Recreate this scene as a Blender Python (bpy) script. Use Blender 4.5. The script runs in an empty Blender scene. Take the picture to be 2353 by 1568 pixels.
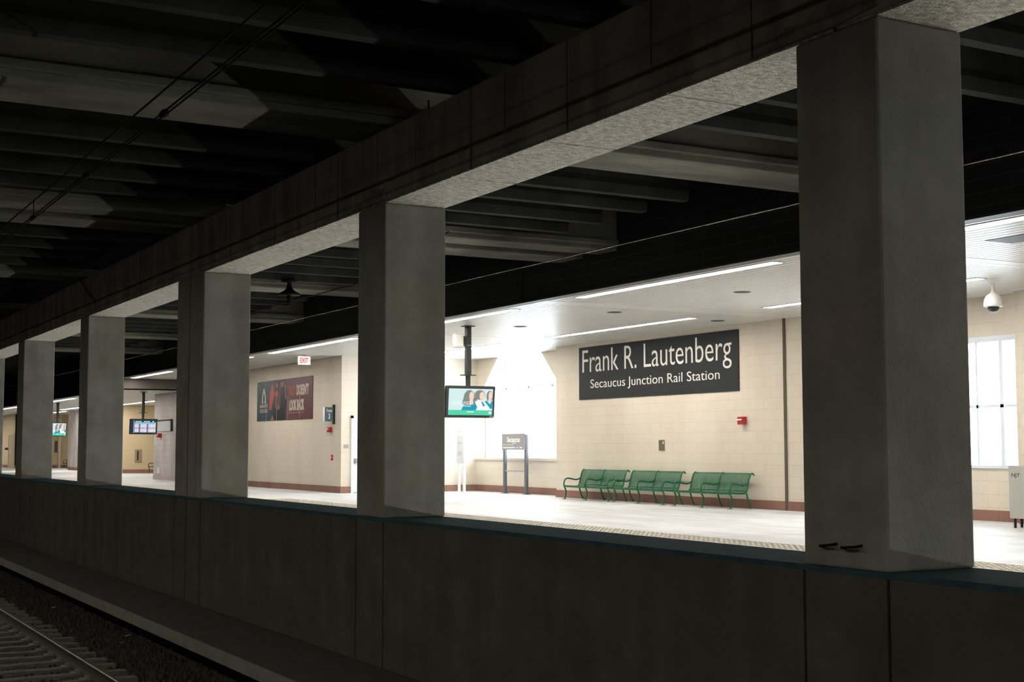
import bpy, bmesh, math, random
from mathutils import Vector, Matrix
random.seed(7)
R = math.radians
SC = bpy.context.scene
COL = SC.collection

# ---------------------------------------------------------------- camera
W_, H_, F_ = 2353.0, 1568.0, 3162.38
EYE = 1.7                                   # camera height above the platform floors (z = 0)
YAW, PITCH, ROLL = 0.50927666, 0.0773975871, -0.0012727993
def _cam_axes():
    f = Vector((-math.cos(YAW)*math.cos(PITCH), math.sin(YAW)*math.cos(PITCH), math.sin(PITCH)))
    r = f.cross(Vector((0, 0, 1))).normalized(); u = r.cross(f)
    r2 = math.cos(ROLL)*r + math.sin(ROLL)*u
    u2 = -math.sin(ROLL)*r + math.cos(ROLL)*u
    return r2, u2, f
CR, CU, CF = _cam_axes()
cd = bpy.data.cameras.new('camera'); cam = bpy.data.objects.new('camera', cd); COL.objects.link(cam)
cd.sensor_width = 36; cd.lens = F_/W_*36; cd.clip_start = .05; cd.clip_end = 600
cam.matrix_world = Matrix(((CR.x, CU.x, -CF.x, 0), (CR.y, CU.y, -CF.y, 0), (CR.z, CU.z, -CF.z, EYE), (0, 0, 0, 1)))
SC.camera = cam
# measuring helpers: where the ray through a photo pixel meets a plane of the building
def ray(x, y): return CR*((x-W_/2)/F_) - CU*((y-H_/2)/F_) + CF
def onY(x, y, Y): r = ray(x, y); t = Y/r.y; return Vector((r.x*t, Y, EYE+r.z*t))
def onZ(x, y, Z): r = ray(x, y); t = (Z-EYE)/r.z; return Vector((r.x*t, r.y*t, Z))
def onX(x, y, X): r = ray(x, y); t = X/r.x; return Vector((X, r.y*t, EYE+r.z*t))

# ---------------------------------------------------------------- sky, daylight, exposure
SKY, LAMP, FILL_NEAR, EXPO = 3.6, 16.5, 11.0, 1.4
wd = bpy.data.worlds.new('world'); SC.world = wd; wd.use_nodes = True
wd.node_tree.nodes['Background'].inputs[0].default_value = (.84, .93, 1.0, 1)
wd.node_tree.nodes['Background'].inputs[1].default_value = SKY
def portal(loc, rot, sx, sy):               # helps the renderer find the sky through a window opening
    l = bpy.data.lights.new('opening_daylight', 'AREA'); l.shape = 'RECTANGLE'; l.size = sx; l.size_y = sy
    l.cycles.is_portal = True
    o = bpy.data.objects.new('opening_daylight', l); COL.objects.link(o); o.location = loc; o.rotation_euler = rot
portal((-45.2, 26.0, 3.25), (R(-90), 0, 0), 7.2, 4.0)
portal((-23.9, 25.75, 2.7), (R(-90), 0, 0), 5.0, 3.1)
portal((40.2, 5.75, 1.4), (0, R(90), 0), 6.2, 11.5)     # unseen open end, added to the hall to let skylight in
SC.view_settings.view_transform = 'Standard'; SC.view_settings.look = 'None'
SC.view_settings.exposure = EXPO; SC.view_settings.gamma = 1; SC.view_settings.use_curve_mapping = False

# ---------------------------------------------------------------- materials
MATS = {}
def mat(name, col, rough=.7, metal=0, spec=.5, emit=None, estr=0):
    m = bpy.data.materials.new(name); m.use_nodes = True
    b = m.node_tree.nodes['Principled BSDF']
    b.inputs['Base Color'].default_value = (*col, 1); b.inputs['Roughness'].default_value = rough
    b.inputs['Metallic'].default_value = metal; b.inputs['Specular IOR Level'].default_value = spec
    if emit:
        b.inputs['Emission Color'].default_value = (*emit, 1); b.inputs['Emission Strength'].default_value = estr
    MATS[name] = m; return m
def nd(m, t, **k):
    n = m.node_tree.nodes.new(t)
    for a, v in k.items(): setattr(n, a, v)
    return n
def lk(m, a, b): m.node_tree.links.new(a, b)
def noisy(name, c1, c2, scale=(1, 1, 1), nscale=2.0, rough=.85, bump=.0, bscale=20, detail=6, lo=.35, hi=.65, spec=.3, metal=0, c3=None, streak=None):
    """two-tone mottled surface; scale stretches the mottling (world metres)"""
    m = mat(name, c1, rough, metal, spec); b = m.node_tree.nodes['Principled BSDF']
    g = nd(m, 'ShaderNodeNewGeometry'); mp = nd(m, 'ShaderNodeMapping'); mp.inputs['Scale'].default_value = scale
    lk(m, g.outputs['Position'], mp.inputs['Vector'])
    n = nd(m, 'ShaderNodeTexNoise'); n.inputs['Scale'].default_value = nscale; n.inputs['Detail'].default_value = detail; n.inputs['Roughness'].default_value = .62
    lk(m, mp.outputs[0], n.inputs['Vector'])
    r = nd(m, 'ShaderNodeValToRGB'); r.color_ramp.elements[0].position = lo; r.color_ramp.elements[1].position = hi
    r.color_ramp.elements[0].color = (*c1, 1); r.color_ramp.elements[1].color = (*c2, 1)
    lk(m, n.outputs['Fac'], r.inputs[0]); out = r.outputs[0]
    if streak:                                # vertical water stains
        mp2 = nd(m, 'ShaderNodeMapping'); mp2.inputs['Scale'].default_value = (streak[0], streak[0], .12)
        lk(m, g.outputs['Position'], mp2.inputs['Vector'])
        n2 = nd(m, 'ShaderNodeTexNoise'); n2.inputs['Scale'].default_value = 1.0; n2.inputs['Detail'].default_value = 3
        lk(m, mp2.outputs[0], n2.inputs['Vector'])
        r2 = nd(m, 'ShaderNodeValToRGB'); r2.color_ramp.elements[0].position = .38; r2.color_ramp.elements[1].position = .6
        s = streak[1]; r2.color_ramp.elements[0].color = (s, s, s, 1); r2.color_ramp.elements[1].color = (1, 1, 1, 1)
        lk(m, n2.outputs['Fac'], r2.inputs[0])
        mx = nd(m, 'ShaderNodeMix', data_type='RGBA', blend_type='MULTIPLY'); mx.inputs[0].default_value = 1
        lk(m, out, mx.inputs[6]); lk(m, r2.outputs[0], mx.inputs[7]); out = mx.outputs[2]
    if c3:                                    # large warm or green patches
        n3 = nd(m, 'ShaderNodeTexNoise'); n3.inputs['Scale'].default_value = .7; n3.inputs['Detail'].default_value = 2
        lk(m, g.outputs['Position'], n3.inputs['Vector'])
        r3 = nd(m, 'ShaderNodeValToRGB'); r3.color_ramp.elements[0].position = .45; r3.color_ramp.elements[1].position = .62
        lk(m, n3.outputs['Fac'], r3.inputs[0])
        mx = nd(m, 'ShaderNodeMix', data_type='RGBA', blend_type='MULTIPLY'); lk(m, r3.outputs[0], mx.inputs[0])
        lk(m, out, mx.inputs[6]); mx.inputs[7].default_value = (*c3, 1); out = mx.outputs[2]
    lk(m, out, b.inputs['Base Color'])
    if bump:
        nb = nd(m, 'ShaderNodeTexNoise'); nb.inputs['Scale'].default_value = bscale; nb.inputs['Detail'].default_value = 5
        lk(m, g.outputs['Position'], nb.inputs['Vector'])
        bp = nd(m, 'ShaderNodeBump'); bp.inputs['Strength'].default_value = bump; bp.inputs['Distance'].default_value = .02
        lk(m, nb.outputs['Fac'], bp.inputs['Height']); lk(m, bp.outputs[0], b.inputs['Normal'])
    return m
def blocks(name, c1, c2, cm, axis='X', bw=.61, bh=.305, mortar=.006, off=.5, rough=.6, stain=None, offx=0., offz=0.):
    """block masonry in the plane of a wall that runs along the given axis"""
    m = mat(name, c1, rough, 0, .4); b = m.node_tree.nodes['Principled BSDF']
    g = nd(m, 'ShaderNodeNewGeometry'); s = nd(m, 'ShaderNodeSeparateXYZ'); c = nd(m, 'ShaderNodeCombineXYZ')
    lk(m, g.outputs['Position'], s.inputs[0]); lk(m, s.outputs[axis], c.inputs['X']); lk(m, s.outputs['Z'], c.inputs['Y'])
    ad = nd(m, 'ShaderNodeVectorMath', operation='ADD'); ad.inputs[1].default_value = (offx, offz, 0); lk(m, c.outputs[0], ad.inputs[0])
    t = nd(m, 'ShaderNodeTexBrick'); t.offset = off; lk(m, ad.outputs[0], t.inputs['Vector'])
    t.inputs['Scale'].default_value = 1; t.inputs['Brick Width'].default_value = bw; t.inputs['Row Height'].default_value = bh
    t.inputs['Mortar Size'].default_value = mortar; t.inputs['Mortar Smooth'].default_value = .3
    t.inputs['Color1'].default_value = (*c1, 1); t.inputs['Color2'].default_value = (*c2, 1); t.inputs['Mortar'].default_value = (*cm, 1)
    out = t.outputs['Color']
    if stain:
        n = nd(m, 'ShaderNodeTexNoise'); n.inputs['Scale'].default_value = .8; n.inputs['Detail'].default_value = 5
        mp = nd(m, 'ShaderNodeMapping'); mp.inputs['Scale'].default_value = (1.2, 1.2, .5)
        lk(m, g.outputs['Position'], mp.inputs[0]); lk(m, mp.outputs[0], n.inputs['Vector'])
        r = nd(m, 'ShaderNodeValToRGB'); r.color_ramp.elements[0].position = .3; r.color_ramp.elements[1].position = .6
        r.color_ramp.elements[0].color = (*stain, 1); r.color_ramp.elements[1].color = (1, 1, 1, 1)
        lk(m, n.outputs['Fac'], r.inputs[0])
        mx = nd(m, 'ShaderNodeMix', data_type='RGBA', blend_type='MULTIPLY'); mx.inputs[0].default_value = 1
        lk(m, out, mx.inputs[6]); lk(m, r.outputs[0], mx.inputs[7]); out = mx.outputs[2]
    lk(m, out, b.inputs['Base Color'])
    bp = nd(m, 'ShaderNodeBump'); bp.inputs['Strength'].default_value = .4; bp.inputs['Distance'].default_value = .004; bp.invert = True
    lk(m, t.outputs['Fac'], bp.inputs['Height']); lk(m, bp.outputs[0], b.inputs['Normal'])
    return m

CONC = noisy('column_concrete', (.195, .192, .172), (.27, .265, .24), nscale=1.6, bump=.35, bscale=30, c3=(1.0, .94, .86), streak=(2.2, .86))
GIRD = noisy('girder_concrete', (.27, .265, .215), (.38, .37, .30), nscale=2.2, bump=.4, bscale=22, streak=(3.0, .68))
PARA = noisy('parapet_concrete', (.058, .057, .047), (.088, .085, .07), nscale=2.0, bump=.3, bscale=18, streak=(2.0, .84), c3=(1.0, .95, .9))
SOFF = noisy('rough_soffit_concrete', (.34, .32, .27), (.82, .78, .68), scale=(1.6, .8, 1), nscale=14, lo=.36, hi=.66, bump=1.0, bscale=45, detail=12)
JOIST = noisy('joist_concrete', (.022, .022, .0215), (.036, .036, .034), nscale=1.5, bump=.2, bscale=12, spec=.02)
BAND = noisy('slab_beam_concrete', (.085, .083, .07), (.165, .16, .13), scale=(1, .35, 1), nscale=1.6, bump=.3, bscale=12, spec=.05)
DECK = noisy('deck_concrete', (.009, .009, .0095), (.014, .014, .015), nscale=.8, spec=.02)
LEDGE = noisy('ledge_cap', (.028, .062, .068), (.045, .09, .098), scale=(.6, 4, 1), nscale=5, rough=.9, bump=.3, bscale=40, spec=.05)
BALLAST = noisy('ballast', (.018, .018, .018), (.06, .058, .055), nscale=16, bump=1.0, bscale=30, lo=.3, hi=.75)
CURB = noisy('curb_concrete', (.16, .16, .135), (.21, .205, .175), nscale=3, bump=.2)
WALK = noisy('walkway_concrete', (.042, .042, .043), (.06, .06, .058), nscale=3, bump=.3)
TIE = noisy('weathered_tie', (.09, .09, .075), (.17, .165, .14), scale=(6, 1, 6), nscale=5, bump=.5, bscale=30)
RAILM = mat('rail_side_steel', (.10, .095, .08), .55, .7)
RAILT = mat('rail_head_steel', (.24, .23, .19), .38, 1.0)
CREAM = (.70, .63, .525)
WALLX = blocks('cream_block_wall', CREAM, (.688, .618, .513), (.60, .51, .41), 'X', stain=(.93, .91, .88))
WALLY = blocks('cream_block_wall_return', CREAM, (.688, .618, .513), (.60, .51, .41), 'Y')
WALLG = blocks('whitened_block_wall', (.60, .56, .53), (.54, .50, .47), (.36, .32, .30), 'X', stain=(.75, .7, .68))
WALLF = blocks('lamplit_block_wall', (.66, .53, .34), (.65, .52, .33), (.54, .42, .26), 'Y')  # cream blocks with the warm lamplight put into their colour
BASEX = blocks('brown_base_blocks', (.30, .155, .115), (.27, .14, .105), (.16, .085, .065), 'X', bh=.6, bw=.61, stain=(.72, .68, .66))
BASEY = blocks('brown_base_blocks_return', (.30, .155, .115), (.27, .14, .105), (.16, .085, .065), 'Y', bh=.6, bw=.61)
FASC = blocks('dark_fascia_panels', (.016, .017, .020), (.028, .030, .034), (.060, .064, .070), 'X', bw=2.1, bh=.21, mortar=.010, rough=.5)
SLAT = noisy('ceiling_slat', (.66, .64, .60), (.70, .68, .64), nscale=3, rough=.36, spec=.45)
SLATGAP = mat('ceiling_gap', (.02, .019, .018), .9)
BLACK = mat('black', (.008, .008, .009), .5)
DKMET = mat('dark_green_grey_steel', (.045, .055, .05), .45, .3)
GREY = mat('grey_metal', (.35, .36, .36), .4, .6)
CHROME = mat('brushed_metal', (.6, .6, .6), .3, 1)
WHITE = mat('white_paint', (.80, .80, .79), .45)
OFFW = mat('off_white_plastic', (.74, .73, .68), .4)
FRAME = mat('window_frame_white', (.72, .78, .82), .4)
GREEN = mat('green_paint', (.004, .12, .045), .35, 0, .45)
DKGREEN = mat('dark_green_paint', (.02, .035, .03), .4)
FOOTP = mat('worn_foot_metal', (.45, .40, .34), .5, .3)
SIGNBG = mat('sign_charcoal', (.021, .023, .024), .6, 0, .2)
SIGNW = mat('sign_lettering', (.80, .77, .70), .5)
BRONZE = mat('bronze_plaque', (.30, .25, .15), .4, .5)
RED = mat('alarm_red', (.40, .02, .015), .4)
DOORM = mat('door_paint', (.68, .73, .74), .45)
DOORT = mat('tan_door_paint', (.5, .42, .28), .5)
WIREM = mat('dark_wire', (.008, .008, .008), .8, 0, .1)
BRIGHTW = mat('polished_contact_wire', (.85, .8, .72), .18, 1)
TACT = noisy('tactile_strip', (.60, .57, .49), (.68, .65, .57), nscale=6, bump=.3)
EDGE = mat('pale_platform_edge', (.75, .73, .68), .6)
JUNC = mat('joint_filler', (.10, .075, .05), .8)
LAMPM = mat('lamp_diffuser', (.9, .9, .9), .5, emit=(1, .95, .88), estr=LAMP)
def glass():
    m = bpy.data.materials.new('clear_glass'); m.use_nodes = True; t = m.node_tree; t.nodes.clear()
    o = t.nodes.new('ShaderNodeOutputMaterial'); tr = t.nodes.new('ShaderNodeBsdfTransparent'); gl = t.nodes.new('ShaderNodeBsdfGlossy')
    gl.inputs['Roughness'].default_value = .02; mx = t.nodes.new('ShaderNodeMixShader'); fr = t.nodes.new('ShaderNodeFresnel'); fr.inputs[0].default_value = 1.25
    t.links.new(fr.outputs[0], mx.inputs[0]); t.links.new(tr.outputs[0], mx.inputs[1]); t.links.new(gl.outputs[0], mx.inputs[2]); t.links.new(mx.outputs[0], o.inputs[0])
    tr.inputs[0].default_value = (.96, .98, 1, 1)
    return m
GLASS = glass()
def floor_material():
    m = noisy('platform_floor', (.55, .56, .56), (.65, .665, .67), nscale=1.3, rough=.5, spec=.45)
    b = m.node_tree.nodes['Principled BSDF']; src = b.inputs['Base Color'].links[0].from_socket
    g = nd(m, 'ShaderNodeNewGeometry'); t = nd(m, 'ShaderNodeTexBrick'); t.offset = 0
    mp = nd(m, 'ShaderNodeMapping'); mp.inputs['Rotation'].default_value = (0, 0, R(0)); mp.inputs['Location'].default_value = (.7, .35, 0)
    lk(m, g.outputs['Position'], mp.inputs[0]); lk(m, mp.outputs[0], t.inputs['Vector'])
    t.inputs['Scale'].default_value = 1; t.inputs['Brick Width'].default_value = 3.4; t.inputs['Row Height'].default_value = 2.4
    t.inputs['Mortar Size'].default_value = .014; t.inputs['Mortar Smooth'].default_value = .1
    mx = nd(m, 'ShaderNodeMix', data_type='RGBA'); lk(m, t.outputs['Fac'], mx.inputs[0]); lk(m, src, mx.inputs[6]); mx.inputs[7].default_value = (.27, .26, .25, 1)
    n = nd(m, 'ShaderNodeTexNoise'); n.inputs['Scale'].default_value = .5; n.inputs['Detail'].default_value = 4
    mp2 = nd(m, 'ShaderNodeMapping'); mp2.inputs['Scale'].default_value = (.5, 2.2, 1); lk(m, g.outputs['Position'], mp2.inputs[0]); lk(m, mp2.outputs[0], n.inputs['Vector'])
    r = nd(m, 'ShaderNodeValToRGB'); r.color_ramp.elements[0].position = .35; r.color_ramp.elements[1].position = .6
    r.color_ramp.elements[0].color = (.80, .80, .80, 1); r.color_ramp.elements[1].color = (1, 1, 1, 1); lk(m, n.outputs['Fac'], r.inputs[0])
    m2 = nd(m, 'ShaderNodeMix', data_type='RGBA', blend_type='MULTIPLY'); m2.inputs[0].default_value = 1
    lk(m, mx.outputs[2], m2.inputs[6]); lk(m, r.outputs[0], m2.inputs[7]); lk(m, m2.outputs[2], b.inputs['Base Color'])
    return m
FLOOR = floor_material()
def em(name, col, s=1.0):
    return mat(name, (.01, .01, .01), .5, 0, .2, emit=col, estr=s/2**EXPO*1.05)

# ---------------------------------------------------------------- mesh helpers
class MB:
    def __init__(s): s.v = []; s.f = []; s.m = []; s.sm = []; s.cur = 0; s.smooth = False
    def add(s, vs, fs):
        o = len(s.v); s.v += [tuple(v) for v in vs]
        for f in fs: s.f.append([i+o for i in f]); s.m.append(s.cur); s.sm.append(s.smooth)
        return s
    def box(s, x0, x1, y0, y1, z0, z1):
        x0, x1 = sorted((x0, x1)); y0, y1 = sorted((y0, y1)); z0, z1 = sorted((z0, z1))
        return s.add([(x, y, z) for x in (x0, x1) for y in (y0, y1) for z in (z0, z1)],
                     [(0, 1, 3, 2), (4, 6, 7, 5), (0, 4, 5, 1), (2, 3, 7, 6), (0, 2, 6, 4), (1, 5, 7, 3)])
    def prism(s, pts, axis, a, b):
        """polygon pts (2D, the two other axes in order) extruded along axis from a to b"""
        def P(p, t):
            return {'x': (t, p[0], p[1]), 'y': (p[0], t, p[1]), 'z': (p[0], p[1], t)}[axis]
        n = len(pts)
        vs = [P(p, a) for p in pts]+[P(p, b) for p in pts]
        return s.add(vs, [list(range(n))[::-1], list(range(n, 2*n))]+[(i, (i+1) % n, n+(i+1) % n, n+i) for i in range(n)])
    def tube(s, pts, r, n=8, cap=True, flat=None):
        pts = [Vector(p) for p in pts]; rs = r if isinstance(r, (list, tuple)) else [r]*len(pts); rings = []
        s.smooth = True; up = None
        for i, p in enumerate(pts):
            d = (pts[min(i+1, len(pts)-1)]-pts[max(i-1, 0)]).normalized()
            if up is None:
                up = Vector((0, 0, 1)) if abs(d.z) < .9 else Vector((1, 0, 0))
            a = d.cross(up).normalized(); b = a.cross(d).normalized(); up = b
            ka, kb = flat or (1, 1)
            rings.append([p+rs[i]*(ka*math.cos(2*math.pi*k/n)*a+kb*math.sin(2*math.pi*k/n)*b) for k in range(n)])
        vs = [v for rg in rings for v in rg]; fs = []
        for i in range(len(rings)-1):
            for k in range(n): fs.append((i*n+k, i*n+(k+1) % n, (i+1)*n+(k+1) % n, (i+1)*n+k))
        if cap: fs += [list(range(n))[::-1], [(len(rings)-1)*n+k for k in range(n)]]
        s.add(vs, fs); s.smooth = False; return s
    def lathe(s, prof, c=(0, 0, 0), n=24):
        s.smooth = True; vs = []; fs = []
        for r, z in prof:
            for k in range(n): a = 2*math.pi*k/n; vs.append((c[0]+max(r, 1e-4)*math.cos(a), c[1]+max(r, 1e-4)*math.sin(a), c[2]+z))
        for i in range(len(prof)-1):
            for k in range(n): fs.append((i*n+k, i*n+(k+1) % n, (i+1)*n+(k+1) % n, (i+1)*n+k))
        s.add(vs, fs); s.smooth = False; return s
    def poly(s, pts):                       # flat polygon, 3D points
        return s.add(pts, [list(range(len(pts)))])
    def build(s, name, mats, parent=None, loc=None, bevel=0, merge=True):
        me = bpy.data.meshes.new(name); me.from_pydata(s.v, [], s.f)
        if not isinstance(mats, (list, tuple)): mats = [mats]
        for m in mats: me.materials.append(m)
        for p, mi, sm in zip(me.polygons, s.m, s.sm): p.material_index = mi; p.use_smooth = sm
        bm = bmesh.new(); bm.from_mesh(me); bmesh.ops.recalc_face_normals(bm, faces=bm.faces); bm.to_mesh(me); bm.free()
        me.update(); o = bpy.data.objects.new(name, me); COL.objects.link(o)
        if parent: o.parent = parent
        if loc is not None: o.location = loc
        if bevel:
            b = o.modifiers.new('bevel', 'BEVEL'); b.width = bevel; b.segments = 2; b.limit_method = 'ANGLE'; b.angle_limit = R(40)
        return o
def tag(o, label, cat, group=None):
    o['label'] = label; o['category'] = cat
    if group: o['group'] = group
    return o
def struct(o): o['kind'] = 'structure'; return o
def empty(name, loc, label, cat, group=None, rz=0):
    e = bpy.data.objects.new(name, None); COL.objects.link(e); e.location = loc; e.rotation_euler.z = rz; e.empty_display_size = .2
    return tag(e, label, cat, group)
def text_mesh(txt, bold=0.0):
    c = bpy.data.curves.new('t', 'FONT'); c.body = txt; c.size = 1; c.offset = bold; c.resolution_u = 4; c.fill_mode = 'FRONT'
    o = bpy.data.objects.new('t', c); COL.objects.link(o); bpy.context.view_layer.update()
    me = bpy.data.meshes.new_from_object(o.evaluated_get(bpy.context.evaluated_depsgraph_get()))
    bpy.data.objects.remove(o); bpy.data.curves.remove(c)
    vs = [(v.co.x, v.co.y) for v in me.vertices]; fs = [list(p.vertices) for p in me.polygons]; bpy.data.meshes.remove(me)
    x0 = min(v[0] for v in vs); x1 = max(v[0] for v in vs); y0 = min(v[1] for v in vs); y1 = max(v[1] for v in vs)
    return vs, fs, x0, x1, y0, y1
def put_text(mb, txt, org, ux, uz, u0, u1, v0, v1, d, bold=0., fit=None):
    """lettering laid on a plane: org + ux*u + uz*v, filling the box u0..u1, v0..v1, raised by vector d"""
    vs, fs, x0, x1, y0, y1 = text_mesh(txt, bold)
    if fit: y0, y1 = fit
    q = [Vector(org)+Vector(ux)*(u0+(x-x0)/(x1-x0)*(u1-u0))+Vector(uz)*(v0+(y-y0)/(y1-y0)*(v1-v0)) for x, y in vs]
    d = Vector(d); n = len(q)
    # raised letters with real thickness
    edges = {}
    for f in fs:
        for i in range(len(f)):
            a, b = f[i], f[(i+1) % len(f)]
            if (b, a) in edges: del edges[(b, a)]
            else: edges[(a, b)] = 1
    mb.add([p+d for p in q]+q, fs+[(a, b, b+n, a+n) for a, b in edges])

# ================================================================ SETTING
FAR, NEARX = -172.0, 40.0
CZ = 5.2; CZ2 = 4.63; STEP = -69.8          # platform ceiling, its lower far part, where it steps
PE = 15.05                                   # edge of the far platform
DG = 7.0; DB = 7.86                          # front and back of the colonnade
LZ, BZ, GZ = .825, 4.815, 5.74               # parapet top, girder underside, girder top
TB = -1.5                                    # track bed
struct(MB().box(FAR, NEARX, PE+.12, 27, -.25, 0).build('floor', FLOOR))
struct(MB().box(FAR, NEARX, PE, PE+.12, -.25, 0).build('trim_1', EDGE))
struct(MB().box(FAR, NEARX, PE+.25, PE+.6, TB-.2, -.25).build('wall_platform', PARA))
struct(MB().box(FAR, NEARX, -6, 1.45, -.25, 0).build('floor', WALK))
struct(MB().box(FAR, NEARX, 1.0, 1.3, TB-.2, -.25).build('wall_near_platform', PARA))
# tactile warning strip with its rows of domes nearest the camera
t = MB().box(FAR, NEARX, PE+.12, PE+1.0, 0, .012)
x = -9.0
while x > -44:
    for k in range(7): t.box(x, x+.075, PE+.2+k*.115, PE+.27+k*.115, .012, .020)
    x -= .15
struct(t.build('trim_2', TACT))
# the bed under both tracks
struct(MB().box(FAR, NEARX, 1.0, PE+.6, TB-.3, TB).build('floor', BALLAST))
# walkway with its paler curb at the foot of the parapet wall
struct(MB().box(FAR, NEARX, 5.745, DG, -1.19, -1.02).build('trim_3', WALK))
struct(MB().box(FAR, NEARX, 6.1, DG, TB, -1.19).build('trim_3', WALK))
struct(MB().box(FAR, NEARX, 5.72, 5.745, -1.19, -1.015).build('trim_4', CURB))
# enclosing shell: deck overhead, the near platform's back wall and the two ends
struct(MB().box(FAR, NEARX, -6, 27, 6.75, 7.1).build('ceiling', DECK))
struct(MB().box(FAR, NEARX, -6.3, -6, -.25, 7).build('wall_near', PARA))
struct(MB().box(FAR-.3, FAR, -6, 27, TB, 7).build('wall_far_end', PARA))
# unseen near end: opening over the tracks added for skylight, walls trim its size
struct(MB().box(NEARX, NEARX+.3, -6, 0, -.25, 7).build('wall_near_end', PARA)); struct(MB().box(NEARX, NEARX+.3, 11.5, 27, TB-.3, 7).build('wall_near_end', PARA))
struct(MB().box(NEARX, NEARX+.3, 0, 11.5, 4.5, 7).build('wall_near_end', PARA))  # header lowered to keep skylight off the joist sides

# parapet wall in cast lengths with vertical joints
cols = [(35.8, 34.93), (27.2, 26.33), (18.6, 17.73), (10.0, 9.15), (-7.174+8.6, -8.045+8.6), (-7.174, -8.045), (-15.83, -16.70), (-23.66, -24.50), (-24.56, -25.32), (-32.93, -33.80), (-41.35, -42.30), (-50.1, -50.95), (-58.7, -59.6)]
cuts = sorted({c for ab in cols for c in ab})
xs = [FAR]+cuts+[NEARX]
w = MB()
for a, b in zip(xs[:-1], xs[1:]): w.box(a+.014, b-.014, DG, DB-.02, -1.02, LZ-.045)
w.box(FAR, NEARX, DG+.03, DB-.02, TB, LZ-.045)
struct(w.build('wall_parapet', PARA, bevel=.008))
struct(MB().box(FAR, NEARX, DG+.012, DB, LZ-.045, LZ).build('trim_5', LEDGE))

# platform back walls
BW = 24.65
def wall(name, x0, x1, y0, y1, z0=0, z1=5.5, m=WALLX): return struct(MB().box(x0, x1, y0, y1, z0, z1).build(name, m))
AX = -48.6
wall('wall_back', -41.0, -26.3, BW, 26.6)
wall('wall_right', -26.3, -21.42, 25.2, 25.7, 0, 1.24)
w = MB(); w.box(-26.3, -21.42, 25.2, 25.7, 4.27, 5.5); w.box(-26.3, -25.95, 25.2, 25.7, 1.24, 4.27)
struct(w.build('wall_right', WALLX))
wall('wall_right', -21.42, NEARX, 24.9, 25.7)
# alcove with its big eight sided window opening
AY = 25.5
w = MB(); w.box(AX-.2, -41.0, AY, AY+.6, 0, 1.3)
w.prism([(AX-.2, 3.25), (-46.75, 5.25), (-46.75, 5.5), (AX-.2, 5.5)], 'y', AY, AY+.6)
w.prism([(-41.0, 2.85), (-43.55, 5.25), (-43.55, 5.5), (-41.0, 5.5)], 'y', AY, AY+.6)
w.box(-46.75, -43.55, AY, AY+.6, 5.25, 5.5)
struct(w.build('wall_alcove', WALLX))
struct(MB().box(AX, -41.0, AY-.07, AY+.6, 1.22, 1.31).build('trim_6', mat('sill_stone', (.60, .54, .46), .6)))
# block that stands forward with the poster
wall('wall_left', -75.5, AX, 19.75, 20.0)
struct(MB().box(AX-.25, AX, 20.0, 26.6, 0, 5.5).build('wall_left', WALLY))
struct(MB().box(AX, AX+.16, 24.0, 24.45, 0, 5.3).build('wall_left', WALLY))
struct(MB().box(-75.5, -75.25, 20.0, 26.6, 0, 5.5).build('wall_left', WALLY))
struct(MB().box(-75.55, -68.9, 19.72, 19.75, 0, CZ2+.3).build('wall_left', WALLG))  # same wall, recoloured whiter to stand for daylight falling on it
# far blocks
struct(MB().box(-95.3, -95, 22.7, 26.6, 0, 5.5).build('wall_far', WALLF))
wall('wall_far', -112, -95, 22.5, 22.7, 0, 5.5, WALLG)
struct(MB().box(-112.2, -112, 22.5, 26.6, 0, 5.5).build('wall_far', WALLF))
struct(MB().box(-124.3, -124, 20.5, 26.6, 0, 5.5).build('wall_far', WALLF))
struct(MB().box(FAR, -124, 20.5, 20.7, 0, 5.5).build('wall_far', blocks('lamplit_block_wall_front', (.66, .53, .34), (.65, .52, .33), (.54, .42, .26), 'X')))  # front of the same cream blocks, lamplight tint in the colour
p = onX(131, 1074, -124); q = onX(137, 1074, -124)
struct(MB().box(-124, -123.6, p.y, q.y, 0, 5).build('wall_far', mat('pale_pilaster', (.72, .66, .52), .7)))
struct(MB().box(FAR, AX-.3, 26.6, 26.9, 0, 6.9).build('wall_outer', WALLF))
# above the platform's ceiling: close off the roof void over every wall
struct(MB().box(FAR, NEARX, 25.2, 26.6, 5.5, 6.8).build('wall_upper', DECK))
# baseboards
BH = .25
def base(x0, x1, y0, y1, m): struct(MB().box(x0, x1, y0, y1, 0, BH).build('baseboard_back', m, bevel=.004))
base(-41.02, -26.3, BW-.02, BW, BASEX); base(-26.3, -21.42, 25.18, 25.2, BASEX); base(-21.44, NEARX, 24.88, 24.9, BASEX)
base(-41.02, -41.0, BW, AY, BASEY); base(AX, -41.0, AY-.02, AY, BASEX)
base(AX, AX+.02, 19.73, 24.0, BASEY); base(AX, AX+.02, 24.45, AY, BASEY); base(AX, AX+.18, 23.98, 24.47, BASEY)
base(-68.9, AX, 19.73, 19.75, BASEX); base(-75.57, -68.9, 19.70, 19.72, blocks('daylit_base_blocks', (.50, .42, .40), (.48, .4, .38), (.3, .24, .22), 'X', bh=.6))  # far stretch of base paler, daylight put into its colour
base(-95.0, -94.98, 22.7, 26.6, BASEY); base(-112, -94.98, 22.48, 22.5, BASEX); base(-124, -123.98, 20.5, 26.6, BASEY); base(-146, -124, 20.48, 20.5, BASEX)
# vertical joint cover beside the bench wall
p = onY(1802, 733, BW)
struct(MB().box(p.x-.045, p.x+.045, BW-.035, BW, 0, CZ).build('trim_7', JUNC))

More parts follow.
